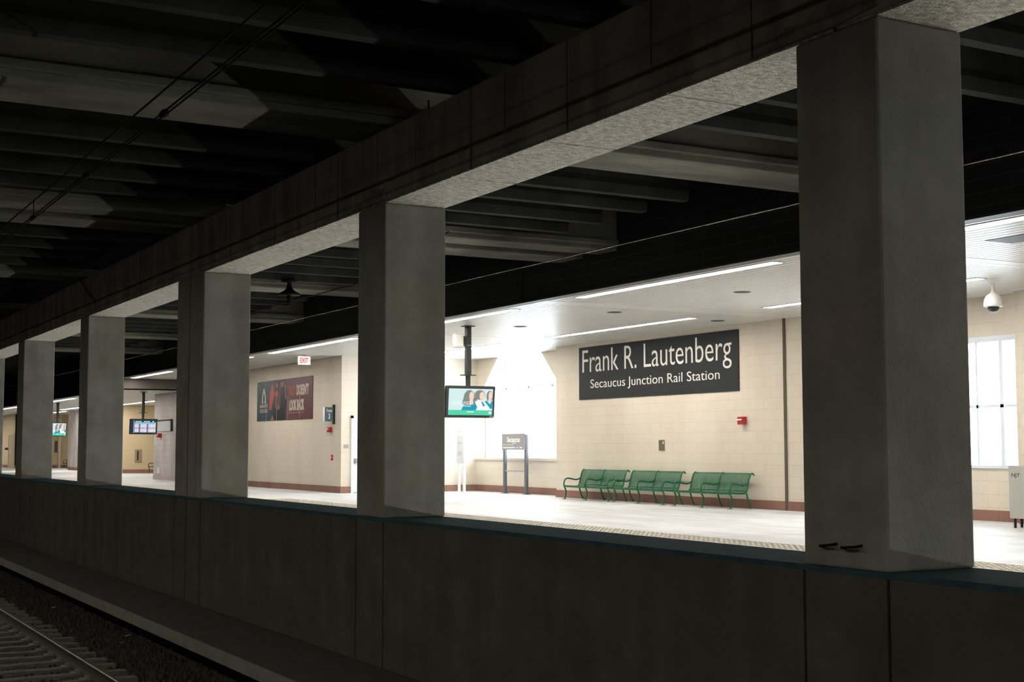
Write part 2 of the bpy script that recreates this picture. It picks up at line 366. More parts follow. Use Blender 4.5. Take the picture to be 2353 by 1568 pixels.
# ---- windows
fr = MB()
def octo(off):
    return [(AX+.01+off, 1.31+off), (-41.02-off, 1.31+off), (-41.02-off, 2.87-off*.3), (-43.6-off*.4, 5.2-off), (-46.7+off*.4, 5.2-off), (AX+.01+off, 3.3-off*.3)]
o0, o1 = octo(0), octo(.09)
for i in (0, 1, 2, 4, 5):
    j = (i+1) % 6; fr.prism([o0[i], o0[j], o1[j], o1[i]], 'y', AY+.42, AY+.5)
wn = struct(fr.build('window_1', FRAME)); 
g = MB(); g.poly([(x, AY+.46, z) for x, z in o1]); g.build('pane', GLASS, wn)
tr = MB()
for x in (-46.9, -45.15, -43.4): tr.box(x-.025, x+.025, AY+.43, AY+.49, 1.35, 5.0)
tr.box(AX+.1, -42.0, AY+.43, AY+.49, 3.96, 4.02); tr.build('mullion', FRAME, wn)
fr = MB(); WX0, WX1, WZ0, WZ1 = -25.95, -21.42, 1.24, 4.27
fr.box(WX0, WX1, 25.2, 25.32, WZ1-.13, WZ1); fr.box(WX0, WX1, 25.16, 25.34, WZ0-.03, WZ0+.04); fr.box(WX1-.05, WX1, 25.2, 25.3, WZ0, WZ1); fr.box(WX0, WX0+.05, 25.2, 25.3, WZ0, WZ1)
wn = struct(fr.build('window_2', FRAME))
MB().poly([(WX0, 25.27, WZ0), (WX1, 25.27, WZ0), (WX1, 25.27, WZ1-.1), (WX0, 25.27, WZ1-.1)]).build('pane', GLASS, wn)
tr = MB()
for x, ww in ((-22.11, .05), (-22.83, .03), (-23.5, .05), (-24.2, .03), (-24.9, .05), (-25.5, .03)): tr.box(x-ww, x+ww, 25.22, 25.31, WZ0+.04, WZ1-.13)
tr.box(WX0+.05, WX1-.05, 25.22, 25.31, 2.61, 2.68); tr.build('mullion', FRAME, wn)

# ---- slatted metal ceiling over the platform
seams = [-28.45-10.2*k for k in range(-4, 5)]
sl = MB(); PIT = .20; FY = 16.0
def slat_field(x0, x1, y0, y1, z):
    y = y0
    while y < y1-.02:
        sl.box(x0, x1, y+.014, min(y+PIT-.014, y1), z, z+.02); y += PIT
edges = [NEARX]+sorted([s for s in seams], reverse=True)+[STEP]
for i in range(len(edges)-1):
    a, b = edges[i+1]+(.32 if edges[i+1] != STEP else 0), edges[i]-(.32 if i else 0)
    slat_field(a, b, FY+.1, 26.6, CZ)
for s in seams: sl.box(s-.30, s-.06, FY+.1, 26.6, CZ-.004, CZ+.02); sl.box(s-.04, s+.30, FY+.1, 26.6, CZ-.004, CZ+.02)
struct(sl.build('ceiling', SLAT)); sl = MB()
slat_field(-134, STEP, FY+.1, 26.6, CZ2)
struct(sl.build('ceiling', SLAT))
struct(MB().box(STEP, NEARX, FY+.1, 26.6, CZ+.02, CZ+.06).build('ceiling', SLATGAP))
struct(MB().box(FAR, STEP, FY+.1, 26.6, CZ2+.02, CZ2+.06).build('ceiling', SLATGAP))
struct(MB().box(STEP-.15, STEP, FY, 26.6, CZ2, CZ+.1).build('trim_8', mat('bulkhead_dark', (.10, .085, .07), .8)))
# ---- fascia hung above the platform edge
FT = 6.75
joints = [-27.95, -48.2, -68.5, -88.8, -7.6, NEARX]
js = sorted([FAR]+joints)
for a, b in zip(js[:-1], js[1:]):
    z0 = 5.125 if b > STEP+2 else 4.60
    struct(MB().box(a+.03, b-.03, FY-.1, FY+.1, z0, FT).build('wall_fascia', FASC))
    struct(MB().box(a, b, FY-.12, FY+.14, z0-.04, z0).build('trim_9', mat('fascia_edge', (.05, .05, .05), .5)) if a == js[0] else MB().box(a, b, FY-.12, FY+.14, z0-.04, z0).build('trim_9', MATS['fascia_edge']))
struct(MB().box(FAR, NEARX, FY, FY+.08, 5.1, FT).build('wall_fascia', BLACK))

# ================================================================ CONCRETE FRAME
colnames = ['out of the picture to the right', 'widest and nearest, at the right of the picture', 'second from the right, left of the hanging advert screen', 'right half of the paired columns split by an open joint',
            'left half of the paired columns split by an open joint', 'next beyond the paired columns, greenish, left of the departures screen', 'pale one beyond the departures screen', 'farthest one, at the left edge of the picture', 'hidden at the far end of the row']
for (a, b), nm in zip(cols[4:12], colnames):
    c = MB().box(b, a, DG+.005, DB, LZ, BZ-.016).build('concrete_column', CONC, bevel=.02)
    tag(c, 'square concrete column on the parapet wall, '+nm, 'column', 'concrete columns of the colonnade')
# girders, one per bay, with a groove along the face and an open joint between each
gj = [NEARX, NEARX, 1.0, -7.62, -16.09, -24.53, -33.35, -42.5, -50.6, -59.0, -72.0]
gl = ['beyond the nearest column at the upper right', 'over the widest bay, above the large station name sign', 'over the bay of the college poster', 'between the paired columns and the greenish column', 'over the bay of the departures screen',
      'at the left edge of the picture', 'far off at the left end']
gk = 0
for i in range(1, len(gj)-1):
    a, b = gj[i+1], gj[i]
    m = MB(); m.cur = 0
    m.box(a+.012, b-.012, DG, DB, 5.105, GZ); m.box(a+.012, b-.012, DG+.09, DB-.02, 5.06, 5.105); m.box(a+.012, b-.012, DG+.01, DB, BZ+.006, 5.06)
    g = m.build('concrete_girder', GIRD, bevel=.012)
    s = MB()
    nx = 4
    for k in range(nx):
        u0 = a+.012+(b-a-.024)*k/nx; u1 = a+.012+(b-a-.024)*(k+1)/nx
        s.box(u0+.016, u1-.016, DG+.015, DB-.004, BZ-.014, BZ+.006)
    s.build('soffit_skim', SOFF, g)['label'] = 'rough textured underside'
    # form joints on the face
    for k in range(1, 7):
        v = MB()
        xx = a+(b-a)*k/7+random.uniform(-.3, .3); v.box(xx-.006, xx+.006, DG-.002, DG+.004, 5.11 if k % 2 else BZ+.01, GZ-.01)
        v.build('form_joint', BLACK, g)
    tag(g, 'long concrete girder '+(gl[i-1] if i-1 < len(gl) else 'at the very far end of the colonnade'), 'girder', 'girders on the colonnade')
# broken patches where girders meet the columns
def spall(x0, pts, parent_i):
    m = MB(); m.prism([(x0+u, v) for u, v in pts], 'y', DG-.012, DG+.02)
    o = m.build('repair_patch', noisy('patch_%d' % parent_i, (.13, .13, .12), (.24, .235, .21), nscale=6, bump=.6, bscale=30)); 
    tag(o, ['grey broken repair patch on the girder at the top of the nearest column', 'grey broken repair patch on the girder at the top of the second column'][parent_i], 'repair patch', 'broken patches on the girder')
spall(-8.045, [(-.55, BZ+.01), (.42, BZ+.012), (.9, BZ+.05), (.87, BZ+.24), (.6, BZ+.21), (.52, BZ+.26), (.4, BZ+.2), (.3, BZ+.21), (.1, BZ+.13), (-.1, BZ+.15), (-.25, BZ+.05), (-.4, BZ+.04)], 0)
spall(-16.70, [(-.45, BZ+.01), (.6, BZ+.01), (.84, BZ+.02), (.86, BZ+.16), (.75, BZ+.17), (.6, BZ+.14), (.5, BZ+.2), (.35, BZ+.13), (.2, BZ+.09), (.05, BZ+.1), (-.2, BZ+.04)], 1)
# dowels standing on the girder top between the joists
for i, (xx, h) in enumerate(((-11.97, .2), (-13.33, .15), (-14.67, .12), (-17.5, .12))):
    tag(MB().tube([(xx, DG+.05, GZ), (xx, DG+.05, GZ+h)], .012, 6).build('steel_dowel', BLACK),
        'short dark steel dowel upright on the girder top, '+['nearest of the four', 'second nearest of the four', 'third nearest of the four', 'farthest of the four'][i], 'dowel', 'dowels on the girder top')
# wide slab beams over the columns and narrow joists between
JZ = 5.82
cent = [1.0, -7.62, -16.4, None, -33.7, -42.6, -51.2, -59.8, -68.5, -77]
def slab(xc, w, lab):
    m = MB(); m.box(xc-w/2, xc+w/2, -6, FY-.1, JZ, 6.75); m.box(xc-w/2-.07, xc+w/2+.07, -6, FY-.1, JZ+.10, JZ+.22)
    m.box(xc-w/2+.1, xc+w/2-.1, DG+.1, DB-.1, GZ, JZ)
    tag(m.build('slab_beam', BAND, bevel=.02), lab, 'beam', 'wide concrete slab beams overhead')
slabs = [(-7.6, 1.15, 'wide pale concrete slab beam overhead crossing the nearest column'), (-16.45, 1.15, 'wide pale concrete slab beam overhead crossing the second column'),
         (-24.3, .72, 'wide slab beam overhead, nearer half of the pair over the paired columns'), (-25.75, .95, 'wide slab beam overhead, farther half of the pair over the paired columns'),
         (-34.3, 1.15, 'wide slab beam overhead crossing the column beyond the paired ones'), (-43.0, 1.15, 'wide slab beam overhead crossing the pale column'),
         (-51.6, 1.15, 'wide slab beam overhead crossing the farthest column'), (-60.2, 1.15, 'wide slab beam overhead, farthest one in sight'), (1.0, 1.15, 'wide slab beam overhead at the right edge')]
for s in slabs: slab(*s)
bays = [(-7.0-.05, -15.85, 4, 'the bay of the large station name sign'), (-17.05, -24.35, 4, 'the bay of the college poster'), (-26.25, -33.7, 4, 'the bay beyond the paired columns'),
        (-34.9, -42.4, 4, 'the bay of the departures screen'), (-43.6, -51.0, 4, 'the farthest lit bay'), (-52.2, -59.6, 4, 'the bay at the far left end'), (.4, -7.0, 3, 'the bay right of the nearest column')]
ordn = ['nearest', 'second', 'third', 'farthest']
for a, b, n, nm in bays:
    for k in range(n):
        xc = a+(b-a)*(k+1)/(n+1)
        if nm.endswith('name sign'): xc = (-9.76, -11.17, -12.64, -14.08)[k]
        if nm.endswith('college poster'): xc = (-18.55, -19.78, -21.2, -22.4)[k]
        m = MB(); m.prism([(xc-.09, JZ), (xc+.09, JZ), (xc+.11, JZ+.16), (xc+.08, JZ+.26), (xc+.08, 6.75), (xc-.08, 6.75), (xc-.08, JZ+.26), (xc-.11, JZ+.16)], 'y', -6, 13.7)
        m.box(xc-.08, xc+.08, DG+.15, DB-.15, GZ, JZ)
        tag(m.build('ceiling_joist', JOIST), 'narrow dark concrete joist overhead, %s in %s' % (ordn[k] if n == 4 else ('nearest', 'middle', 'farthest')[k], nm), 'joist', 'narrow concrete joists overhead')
for i, (px_, py_, l) in enumerate(((1892, 1254, .13), (1941, 1258, .16))):
    p = onY(px_, py_, DG)
    tag(MB().tube([(p.x, DG+.01, p.z-.01), (p.x+.02, DG-.05, p.z), (p.x+l, DG-.05, p.z+.012), (p.x+l+.01, DG+.01, p.z+.02)], .011, 6).build('iron_hook', WIREM),
        ['left', 'right'][i]+' one of the two small dark iron bars low on the nearest column', 'hook', 'iron bars on the nearest column')
p = onY(165, 620, DG-.05); q = onY(220, 697, DG-.02)
tag(MB().tube([p, (p+q)/2+Vector((0, 0, .01)), q], .012, 6).build('stay_cable', WIREM), 'thin dark cable slanting down to the girder face at the far left', 'cable')

# ================================================================ TRACK
RY = 4.26
def rail_mb(y):
    m = MB(); m.cur = 0
    m.prism([(y-.075, -1.38), (y+.075, -1.38), (y+.07, -1.365), (y+.014, -1.35), (y+.010, -1.27), (y-.010, -1.27), (y-.014, -1.35), (y-.07, -1.365)], 'x', -70, -8)
    m.cur = 1
    m.prism([(y-.035, -1.262), (y-.036, -1.23), (y-.028, -1.22), (y+.028, -1.22), (y+.036, -1.23), (y+.035, -1.262), (y+.012, -1.275), (y-.012, -1.275)], 'x', -70, -8)
    return m
tag(rail_mb(RY).build('steel_rail', [RAILM, RAILT]), 'steel running rail with a worn pale head at the lower left', 'rail')
k = 0; x = -14.2
while x > -42:
    tl = MB(); j = random.uniform(-.03, .03); yy = RY+.58+random.uniform(-.04, .04)
    n = 9; y0 = 2.22
    # slightly uneven timber/concrete tie
    vs = []; 
    for i in range(n):
        y = y0+(yy-y0)*i/(n-1); dz = random.uniform(-.006, .01); dx = random.uniform(-.012, .012)
        for (ax, az) in ((-.115, TB), (.115, TB), (.10, -1.40+dz), (-.10, -1.40+dz)): vs.append((x+j+ax+dx, y, az))
    fs = [(0, 1, 2, 3)[::-1], tuple(range((n-1)*4, n*4))]
    for i in range(n-1):
        for c in range(4): fs.append((i*4+c, i*4+(c+1) % 4, (i+1)*4+(c+1) % 4, (i+1)*4+c))
    tl.add(vs, fs); o = tl.build('railway_tie', TIE)
    pl = MB(); pl.box(x+j-.09, x+j+.09, RY-.19, RY+.17, -1.40, -1.378); pl.box(x+j-.05, x+j+.05, RY-.13, RY-.07, -1.378, -1.345); pl.box(x+j-.05, x+j+.05, RY+.07, RY+.13, -1.378, -1.345)
    pl.build('rail_clip', MATS.get('rail_clip') or mat('rail_clip', (.20, .19, .15), .8), o)
    tag(o, 'weathered pale tie crossing under the steel rail at the lower left', 'railway tie', 'ties under the rail'); k += 1
    x -= .62
struct_b = MB()
# loose crushed stone between and beside the ties
rs = random.Random(3)
for i in range(9000):
    x = -rs.uniform(13.5, 40); y = rs.uniform(1.9, 6.0); s = rs.uniform(.016, .04)
    z = -1.46+rs.uniform(-.02, .02)
    pts = [(x+s*rs.uniform(.6, 1)*math.cos(a), y+s*rs.uniform(.6, 1)*math.sin(a)) for a in (0, 1.3, 2.5, 3.8, 5.0)]
    vs = [(px, py, z-.03) for px, py in pts]+[(x+(px-x)*.55, y+(py-y)*.55, z+s*rs.uniform(.5, .9)) for px, py in pts]
    struct_b.add(vs, [(5, 6, 7, 8, 9)]+[(q, (q+1) % 5, 5+(q+1) % 5, 5+q) for q in range(5)])
o = struct_b.build('ballast_stones', BALLAST); o['kind'] = 'stuff'; o['label'] = 'dark crushed stone ballast around the ties'; o['category'] = 'ballast'
for i, (px_, py_, cc, lab) in enumerate(((123, 1398, (.8, .7, .55), 'pale scrap of litter on the ballast, nearest the rail at the left edge'), (293, 1463, (.75, .75, .6), 'white scrap of litter on the dark ballast below the curb'), (281, 1479, (.45, .2, .08), 'orange brown scrap of litter on the ballast beside the white scrap'))):
    p = onZ(px_, py_, -1.42)
    m = MB(); m.add([(-.05, -.03, 0), (.05, -.04, .01), (.06, .03, .03), (-.03, .04, .012), (-.05, -.03, .006), (.05, -.04, .016), (.06, .03, .036), (-.03, .04, .018)], [(0, 3, 2, 1), (4, 5, 6, 7), (0, 1, 5, 4), (1, 2, 6, 5), (2, 3, 7, 6), (3, 0, 4, 7)])
    o = m.build('litter_scrap', mat('litter_%d' % i, cc, .8), loc=p); tag(o, lab, 'litter')

# ================================================================ OVERHEAD WIRES
tag(MB().tube([(-2, 3.54, 5.25), (-60, 3.54, 5.25)], .011, 6).build('messenger_wire', WIREM), 'upper dark overhead wire above the near track, upper left', 'overhead wire')
def pair(z, y, lab):
    tag(MB().tube([(-2, y, z), (-60, y, z)], .010, 6).build('contact_wire', WIREM), lab, 'overhead wire')
pair(5.03, 3.54, 'middle dark overhead wire above the near track, upper left'); pair(4.97, 3.52, 'lowest dark overhead wire above the near track, upper left')
for i, xx in enumerate((-20.43, -32.0)):
    m = MB().tube([(xx, 3.54, 5.25), (xx, 3.54, 4.97)], .007, 6)
    o = m.build('wire_dropper', WIREM); c = MB()
    c.tube([(xx-.05, 3.53, 5.0), (xx+.05, 3.53, 5.0)], .035, 8); c.build('clamp', WIREM, o)
    tag(o, ['thin vertical dropper between the overhead wires at the left edge', 'farther thin vertical dropper between the overhead wires'][i], 'wire dropper')
for i, xx in enumerate((-13.38, -16.9)):
    tag(MB().tube([(xx-.06, 3.53, 5.0), (xx+.06, 3.53, 5.0)], .04, 8).build('wire_clamp', WIREM), ['dark clamp joining the two lower overhead wires against the slab beam', 'farther dark clamp joining the two lower overhead wires'][i], 'wire clamp')
tag(MB().tube([(-5, 13.34, 5.25), (-120, 13.34, 5.27)], .009, 6).build('contact_wire', BRIGHTW), 'thin shining overhead wire in front of the dark fascia', 'overhead wire')
p = onZ(665, 645, JZ); IY = p.y
e = empty('wire_insulator', (p.x, IY, JZ), 'dark bell shaped insulator hanging under the roof behind the second column bay', 'insulator')
MB().lathe([(.0, 0), (.2, 0), (.2, -.03), (.05, -.05), (.05, -.12), (.07, -.14)]).build('mounting_plate', WIREM, e)
MB().lathe([(.06, -.12), (.08, -.2), (.14, -.26), (.27, -.33), (.28, -.36), (.12, -.37), (.06, -.38)]).build('bell', WIREM, e)
MB().lathe([(.05, -.37), (.07, -.42), (.05, -.52), (.06, -.56), (.0, -.57)]).build('wire_grip', WIREM, e)
ZI = JZ-.52
q1 = onY(575, 722, IY); q2 = onY(820, 655, IY)
tag(MB().tube([(q1.x-7, IY, JZ), (q1.x, IY, ZI-.03), (p.x, IY, ZI), (q2.x, IY, ZI-.02), (q2.x+4.5, IY, JZ)], .012, 6).build('support_wire', WIREM), 'dark support wire running through the bell shaped insulator', 'overhead wire')

# ================================================================ PLATFORM LIGHTS
FY1, FY2 = 16.98, 22.35
def strip(x0, x1, y, z, lab, w=.13):
    e = empty('strip_light', ((x0+x1)/2, y, z), lab, 'ceiling light', 'long recessed strip lights')
    h = (x1-x0)/2; m = MB()
    m.box(-h-.03, h+.03, -w-.025, -w, -.012, .05); m.box(-h-.03, h+.03, w, w+.025, -.012, .05); m.box(-h-.03, -h, -w, w, -.012, .05); m.box(h, h+.03, -w, w, -.012, .05)
    m.build('trim_frame', GREY, e)
    d = MB(); n = max(1, round((x1-x0)/2.4))
    for k in range(n):
        a = -h+2*h*k/n; b = -h+2*h*(k+1)/n; d.box(a+.004, b-.004, -w, w, -.008, -.001)
    d.build('diffuser', LAMPM, e)
F1 = [(-7, .3, 'added front row strip light well right of the picture'), (3.2, 10.5, 'added front row strip light farthest right of the picture'), (-17.15, -9.7, 'front row strip light right of the nearest column, over the platform edge'), (-27.15, -20.1, 'front row strip light nearest the dark fascia, above the large name sign'), (-37.5, -30.25, 'front row strip light above the hanging advert screen'),  # first two are unseen, added to carry the light on rightwards
      (-48.7, -40.7, 'front row strip light beside the EXIT sign'), (-58.5, -51.0, 'front row strip light left of the EXIT sign, cut by the paired columns'), (-69.3, -62.4, 'front row strip light just before the ceiling steps down')]
for a in F1: strip(a[0], a[1], FY1, CZ, a[2])
F2 = [(-26.9, -20.05, 'back row strip light cut by the nearest column'), (-37.6, -30.0, 'back row strip light just above the station name sign'), (-47.8, -40.4, 'back row strip light before the big white window'), (-16.9, -10, 'back row strip light at the far right')]
for a in F2: strip(a[0], a[1], FY2, CZ, a[2])
for a in ((-79, -72, FY1, 'low ceiling front row strip light first past the step'), (-90.5, -83.2, FY1, 'low ceiling front row strip light above the far advert screen'), (-111, -103, FY1, 'low ceiling front row strip light at the far left end'), (-94, -84.5, FY2, 'low ceiling back row strip light behind the departures screen'), (-108.5, -101, 21.2, 'low ceiling back row strip light, second from the far end'), (-134, -124.5, FY1, 'added low ceiling front row strip light at the very end'), (-119, -113, 22.4, 'low ceiling back row strip light above the farthest bench')):  # the one at the very end is added to brighten the far wall
    strip(a[0], a[1], a[2], CZ2, a[3])
# fill lamps invented in the hidden trench to brighten girder undersides and joists
TL = mat('trench_fill_diffuser', (.9, .9, .9), .5, emit=(.95, .95, .86), estr=36)
for i in range(13):
    xx = -3.5-4.6*i
    e = empty('trench_fill_light', (xx, PE+.14, -.62), 'added fill lamp under the platform lip hidden behind the parapet, number %d from the right' % (i+1) if False else 'added fill lamp under the platform lip, unseen in the trench behind the parapet', 'lamp', 'added fill lamps under the platform lip')
    MB().box(-2.25, 2.25, -.0, .10, -.07, .07).build('housing', GREY, e); MB().box(-2.2, 2.2, -.03, 0, -.055, .055).build('diffuser', TL, e)
# unseen lamps added over the near platform to brighten the near side
NL = mat('near_fill_diffuser', (.9, .9, .9), .5, emit=(1, .92, .78), estr=FILL_NEAR)
for i, xx in enumerate((6, -4, -14, -24, -36, -50)):
    e = empty('strip_light', (xx, -1.5, 5.2), 'added near platform lamp, unseen behind the photographer, '+['first', 'second', 'third', 'fourth', 'fifth', 'sixth'][i]+' from the right', 'ceiling light', 'added near platform lamps')
    MB().box(-1.2, 1.2, -.47, .47, .0, .08).build('trim_frame', GREY, e); MB().box(-1.17, 1.17, -.45, .45, -.01, 0).build('diffuser', NL, e)
    for s in (-.9, .9): MB().tube([(s, 0, .08), (s, 0, 6.75-5.2)], .012, 6).build('hanger', WIREM, e)
# small round ceiling speakers
for i, (x_, y_, lab) in enumerate(((1705.4, 671.3, 'small dark round speaker in the ceiling, nearest of the middle line'), (1411.9, 717.8, 'small dark round speaker in the ceiling above the station name sign'), (1195.5, 750.6, 'small dark round speaker in the ceiling right of the hanging advert screen'), (1648.8, 737.5, 'small dark round speaker in the ceiling close to the station name sign wall'))):
    p = onZ(x_, y_, CZ)
    tag(MB().lathe([(0, -.012), (.17, -.012), (.2, -.004), (.2, .004), (0, .004)]).build('ceiling_speaker', mat('speaker_grille_%d' % i, (.09, .075, .06), .7), loc=p), lab, 'ceiling speaker', 'round ceiling speakers')
# flat black sheet paints the dark inside a missing ceiling panel
p = onZ(2263, 553, CZ)
tag(MB().box(p.x, p.x+.95, p.y, p.y+.66, CZ-.006, CZ+.003).build('ceiling_opening_dark', BLACK, bevel=0), 'black square sheet painting the dark of an opening in the slatted ceiling where panels are missing', 'ceiling opening')

# ================================================================ BIG NAME SIGN
s0 = onY(1330, 800, BW-.03); s1 = onY(1696, 757, BW-.03); s2 = onY(1330, 919.5, BW-.03); s3 = onY(1696, 899, BW-.03)
SX0, SX1 = s0.x, s1.x; SZ0, SZ1 = (s2.z+s3.z)/2, (s0.z+s1.z)/2
sg = MB().box(SX0, SX1, BW-.03, BW, SZ0, SZ1).build('station_name_sign', SIGNBG, bevel=.004)
tag(sg, 'large charcoal wall sign reading Frank R. Lautenberg Secaucus Junction Rail Station', 'sign')
def sign_text(txt, px0, px1, ztop, zbot, bold, ref):
    a = onY(px0, 850, BW).x; b = onY(px1, 850, BW).x
    vs, fs, x0, x1, y0, y1 = text_mesh(ref, bold)
    m = MB(); put_text(m, txt, (0, BW-.03, 0), (1, 0, 0), (0, 0, 1), a, b, zbot, ztop, (0, -.006, 0), bold, fit=(y0, y1))
    o = m.build('lettering', SIGNW, sg); return o
l1 = onY(1338, 857, BW); l2 = onY(1338, 807, BW)
sign_text('Frank R. Lautenberg', 1340.5, 1683.5, l2.z, l1.z, -.006, 'F')
l1 = onY(1358, 899, BW); l2 = onY(1358, 873, BW)
sign_text('Secaucus Junction Rail Station', 1358.5, 1655.5, l2.z, l1.z, -.004, 'J')

# ================================================================ WALL FITTINGS
def alarm(name_lab, p, w=.2, h=.17, d=.10):
    e = empty('fire_alarm', p, name_lab, 'fire alarm')
    MB().box(-w/2, w/2, -d, 0, -h/2, h/2).build('housing', RED, e, bevel=.015)
    MB().box(-w/2+.02, w/2-.03, -d-.02, -d, .0, .045).build('strobe_lens', WHITE, e, bevel=.008)
alarm('red fire alarm with white strobe on the cream wall, right of the name sign', onY(1710, 967, BW), .24, .22, .16)
alarm('dark red fire alarm on the poster wall below the Track 3 sign', onY(761, 988, 19.75), .22, .2, .14)
alarm('small dark alarm box on the pale wall below the framed board', onY(370, 1001, 19.72), .35, .22, .2)
p = onY(1521, 1023.5, BW); e = empty('wall_plaque', p, 'small bronze plaque with raised lines on the wall above the benches', 'plaque')
MB().box(-.15, .15, -.02, 0, -.165, .165).build('plate', BRONZE, e, bevel=.006)
m = MB(); m.box(-.13, .10, -.026, -.02, .115, .125); m.box(-.13, .06, -.026, -.02, .075, .085); m.box(-.13, .04, -.026, -.02, .045, .052)
for k in range(3): m.box(-.13, .13, -.026, -.02, -.05-.035*k, -.045-.035*k)
m.box(-.13, .13, -.026, -.02, -.01, .0)
m.build('raised_lines', BLACK, e); MB().box(.07, .12, -.028, -.02, .04, .11).build('white_mark', WHITE, e)
# fire pull station
p = onY(764, 1052, 19.75); e = empty('fire_pull_station', p, 'small bright red fire pull station low on the poster wall near its corner', 'fire pull station')
MB().box(-.06, .06, -.05, 0, -.11, .11).build('body', mat('pull_red', (.55, .02, .02), .4), e, bevel=.01); MB().box(-.045, .045, -.07, -.05, -.02, .02).build('pull_bar', WHITE, e)
# Track 3 blade sign
c = onX(746, 936, -49.25); d = onX(771, 969, -49.25)
e = empty('track_sign', (-49.25, 19.73, d.z), 'slate blue projecting sign reading Track 3 at the end of the poster wall', 'sign')
HH = c.z-d.z; YY = c.y-19.73
MB().box(-.06, 0, YY, -.05, 0, HH).build('panel', mat('track_blue', (.07, .12, .15), .5), e, bevel=.004)
MB().box(-.065, .005, YY-.05, YY, 0, HH).build('side_cap', WHITE, e)
MB().box(-.10, .03, -.05, .02, -.1, HH+.1).build('bracket', BLACK, e)
m = MB(); put_text(m, 'Track', (0, 0, 0), (0, 1, 0), (0, 0, 1), YY+.07, -.09, HH*.66, HH*.86, (.006, 0, 0), .02); m.build('lettering', WHITE, e); m = MB(); put_text(m, '3', (0, 0, 0), (0, 1, 0), (0, 0, 1), YY+.16, -.18, HH*.17, HH*.56, (.006, 0, 0), .03)
m.build('lettering', WHITE, e)
# EXIT sign
c = onX(685, 818.5, -48.8); d = onX(713.5, 839, -48.8)
e = empty('exit_sign', (-48.8, c.y, d.z), 'white EXIT sign with red letters hanging from the ceiling', 'exit sign')
WD = d.y-c.y; HH = c.z-d.z
MB().box(-.06, 0, 0, WD, 0, HH).build('housing', mat('exit_white', (.85, .80, .78), .4, emit=(1, .86, .84), estr=.12), e, bevel=.012)
MB().box(-.05, -.01, WD*.35, WD*.65, HH, CZ-d.z).build('mount', GREY, e)
m = MB(); put_text(m, 'EXIT', (0, 0, 0), (0, 1, 0), (0, 0, 1), WD*.17, WD*.80, HH*.2, HH*.8, (.005, 0, 0), .01)
m.build('lettering', mat('exit_red', (.5, .03, .03), .5, emit=(.8, .08, .06), estr=.15), e)
m = MB(); m.add([(.003, WD*.86, HH*.62), (.003, WD*.93, HH*.5), (.003, WD*.86, HH*.38), (.003, WD*.845, HH*.42), (.003, WD*.9, HH*.5), (.003, WD*.845, HH*.58)], [(0, 1, 4, 5), (1, 2, 3, 4)]); m.build('chevron', GREY, e)
# door on the return wall beside the poster block
y0 = onX(806, 1000, AX).y
dr = struct(MB().box(AX, AX+.03, y0+.09, y0+1.05, .02, 2.1+.72).build('door_1', DOORM, bevel=.004))
m = MB(); m.box(AX, AX+.06, y0, y0+.09, 0, 2.92); m.box(AX, AX+.06, y0+1.05, y0+1.14, 0, 2.92); m.box(AX, AX+.06, y0, y0+1.14, 2.82, 2.92); m.build('door_frame', FRAME, dr)
m = MB(); m.box(AX+.03, AX+.10, y0+.15, y0+.95, 1.16, 1.2); m.box(AX+.03, AX+.12, y0+.14, y0+.22, 1.12, 1.3); m.build('push_bar', GREY, dr)
p = onX(795, 1026.5, AX); e = tag(MB().box(AX, AX+.02, p.y-.09, p.y+.09, p.z-.07, p.z+.07).build('door_plate', GREY), 'small grey plate on the white wall left of the door', 'plate')
# framed board on the pale far wall
c = onY(364, 966, 19.72); d = onY(397, 990.5, 19.72)
e = empty('framed_board', (c.x, 19.72, d.z), 'blank pale board with dark frame on the whitish block wall', 'board')
WD = d.x-c.x; HH = c.z-d.z
MB().box(.05, WD-.1, -.05, 0, .0, HH-.05).build('board', mat('board_pale', (.55, .57, .58), .4), e)
m = MB(); m.box(0, WD, -.1, 0, HH-.05, HH); m.box(WD-.14, WD, -.1, 0, 0, HH); m.build('frame', BLACK, e)
p = onY(367, 1082, 19.72); tag(MB().box(p.x-.12, p.x+.12, 19.6, 19.72, p.z-.16, p.z+.16).build('wall_outlet', WHITE, bevel=.03), 'small white fitting low on the whitish block wall', 'wall fitting')
# panel, far wall
c = onX(310, 1033, -95); d = onX(325.5, 1062.7, -95)
e = empty('wall_cabinet', (-95, (c.y+d.y)/2, d.z), 'tan recessed cabinet on the lamplit wall below the departures screen', 'cabinet')
hw = (d.y-c.y)/2; HH = c.z-d.z
MB().box(0, .05, -hw, hw, 0, HH).build('frame', mat('cabinet_tan', (.33, .26, .17), .6), e, bevel=.01); MB().box(.05, .06, -hw*.4, hw*.0, HH*.15, HH*.88).build('dark_slot', BLACK, e)
MB().box(.05, .07, hw*.2, hw*.5, HH*.6, HH*.72).build('latch', BRONZE, e)
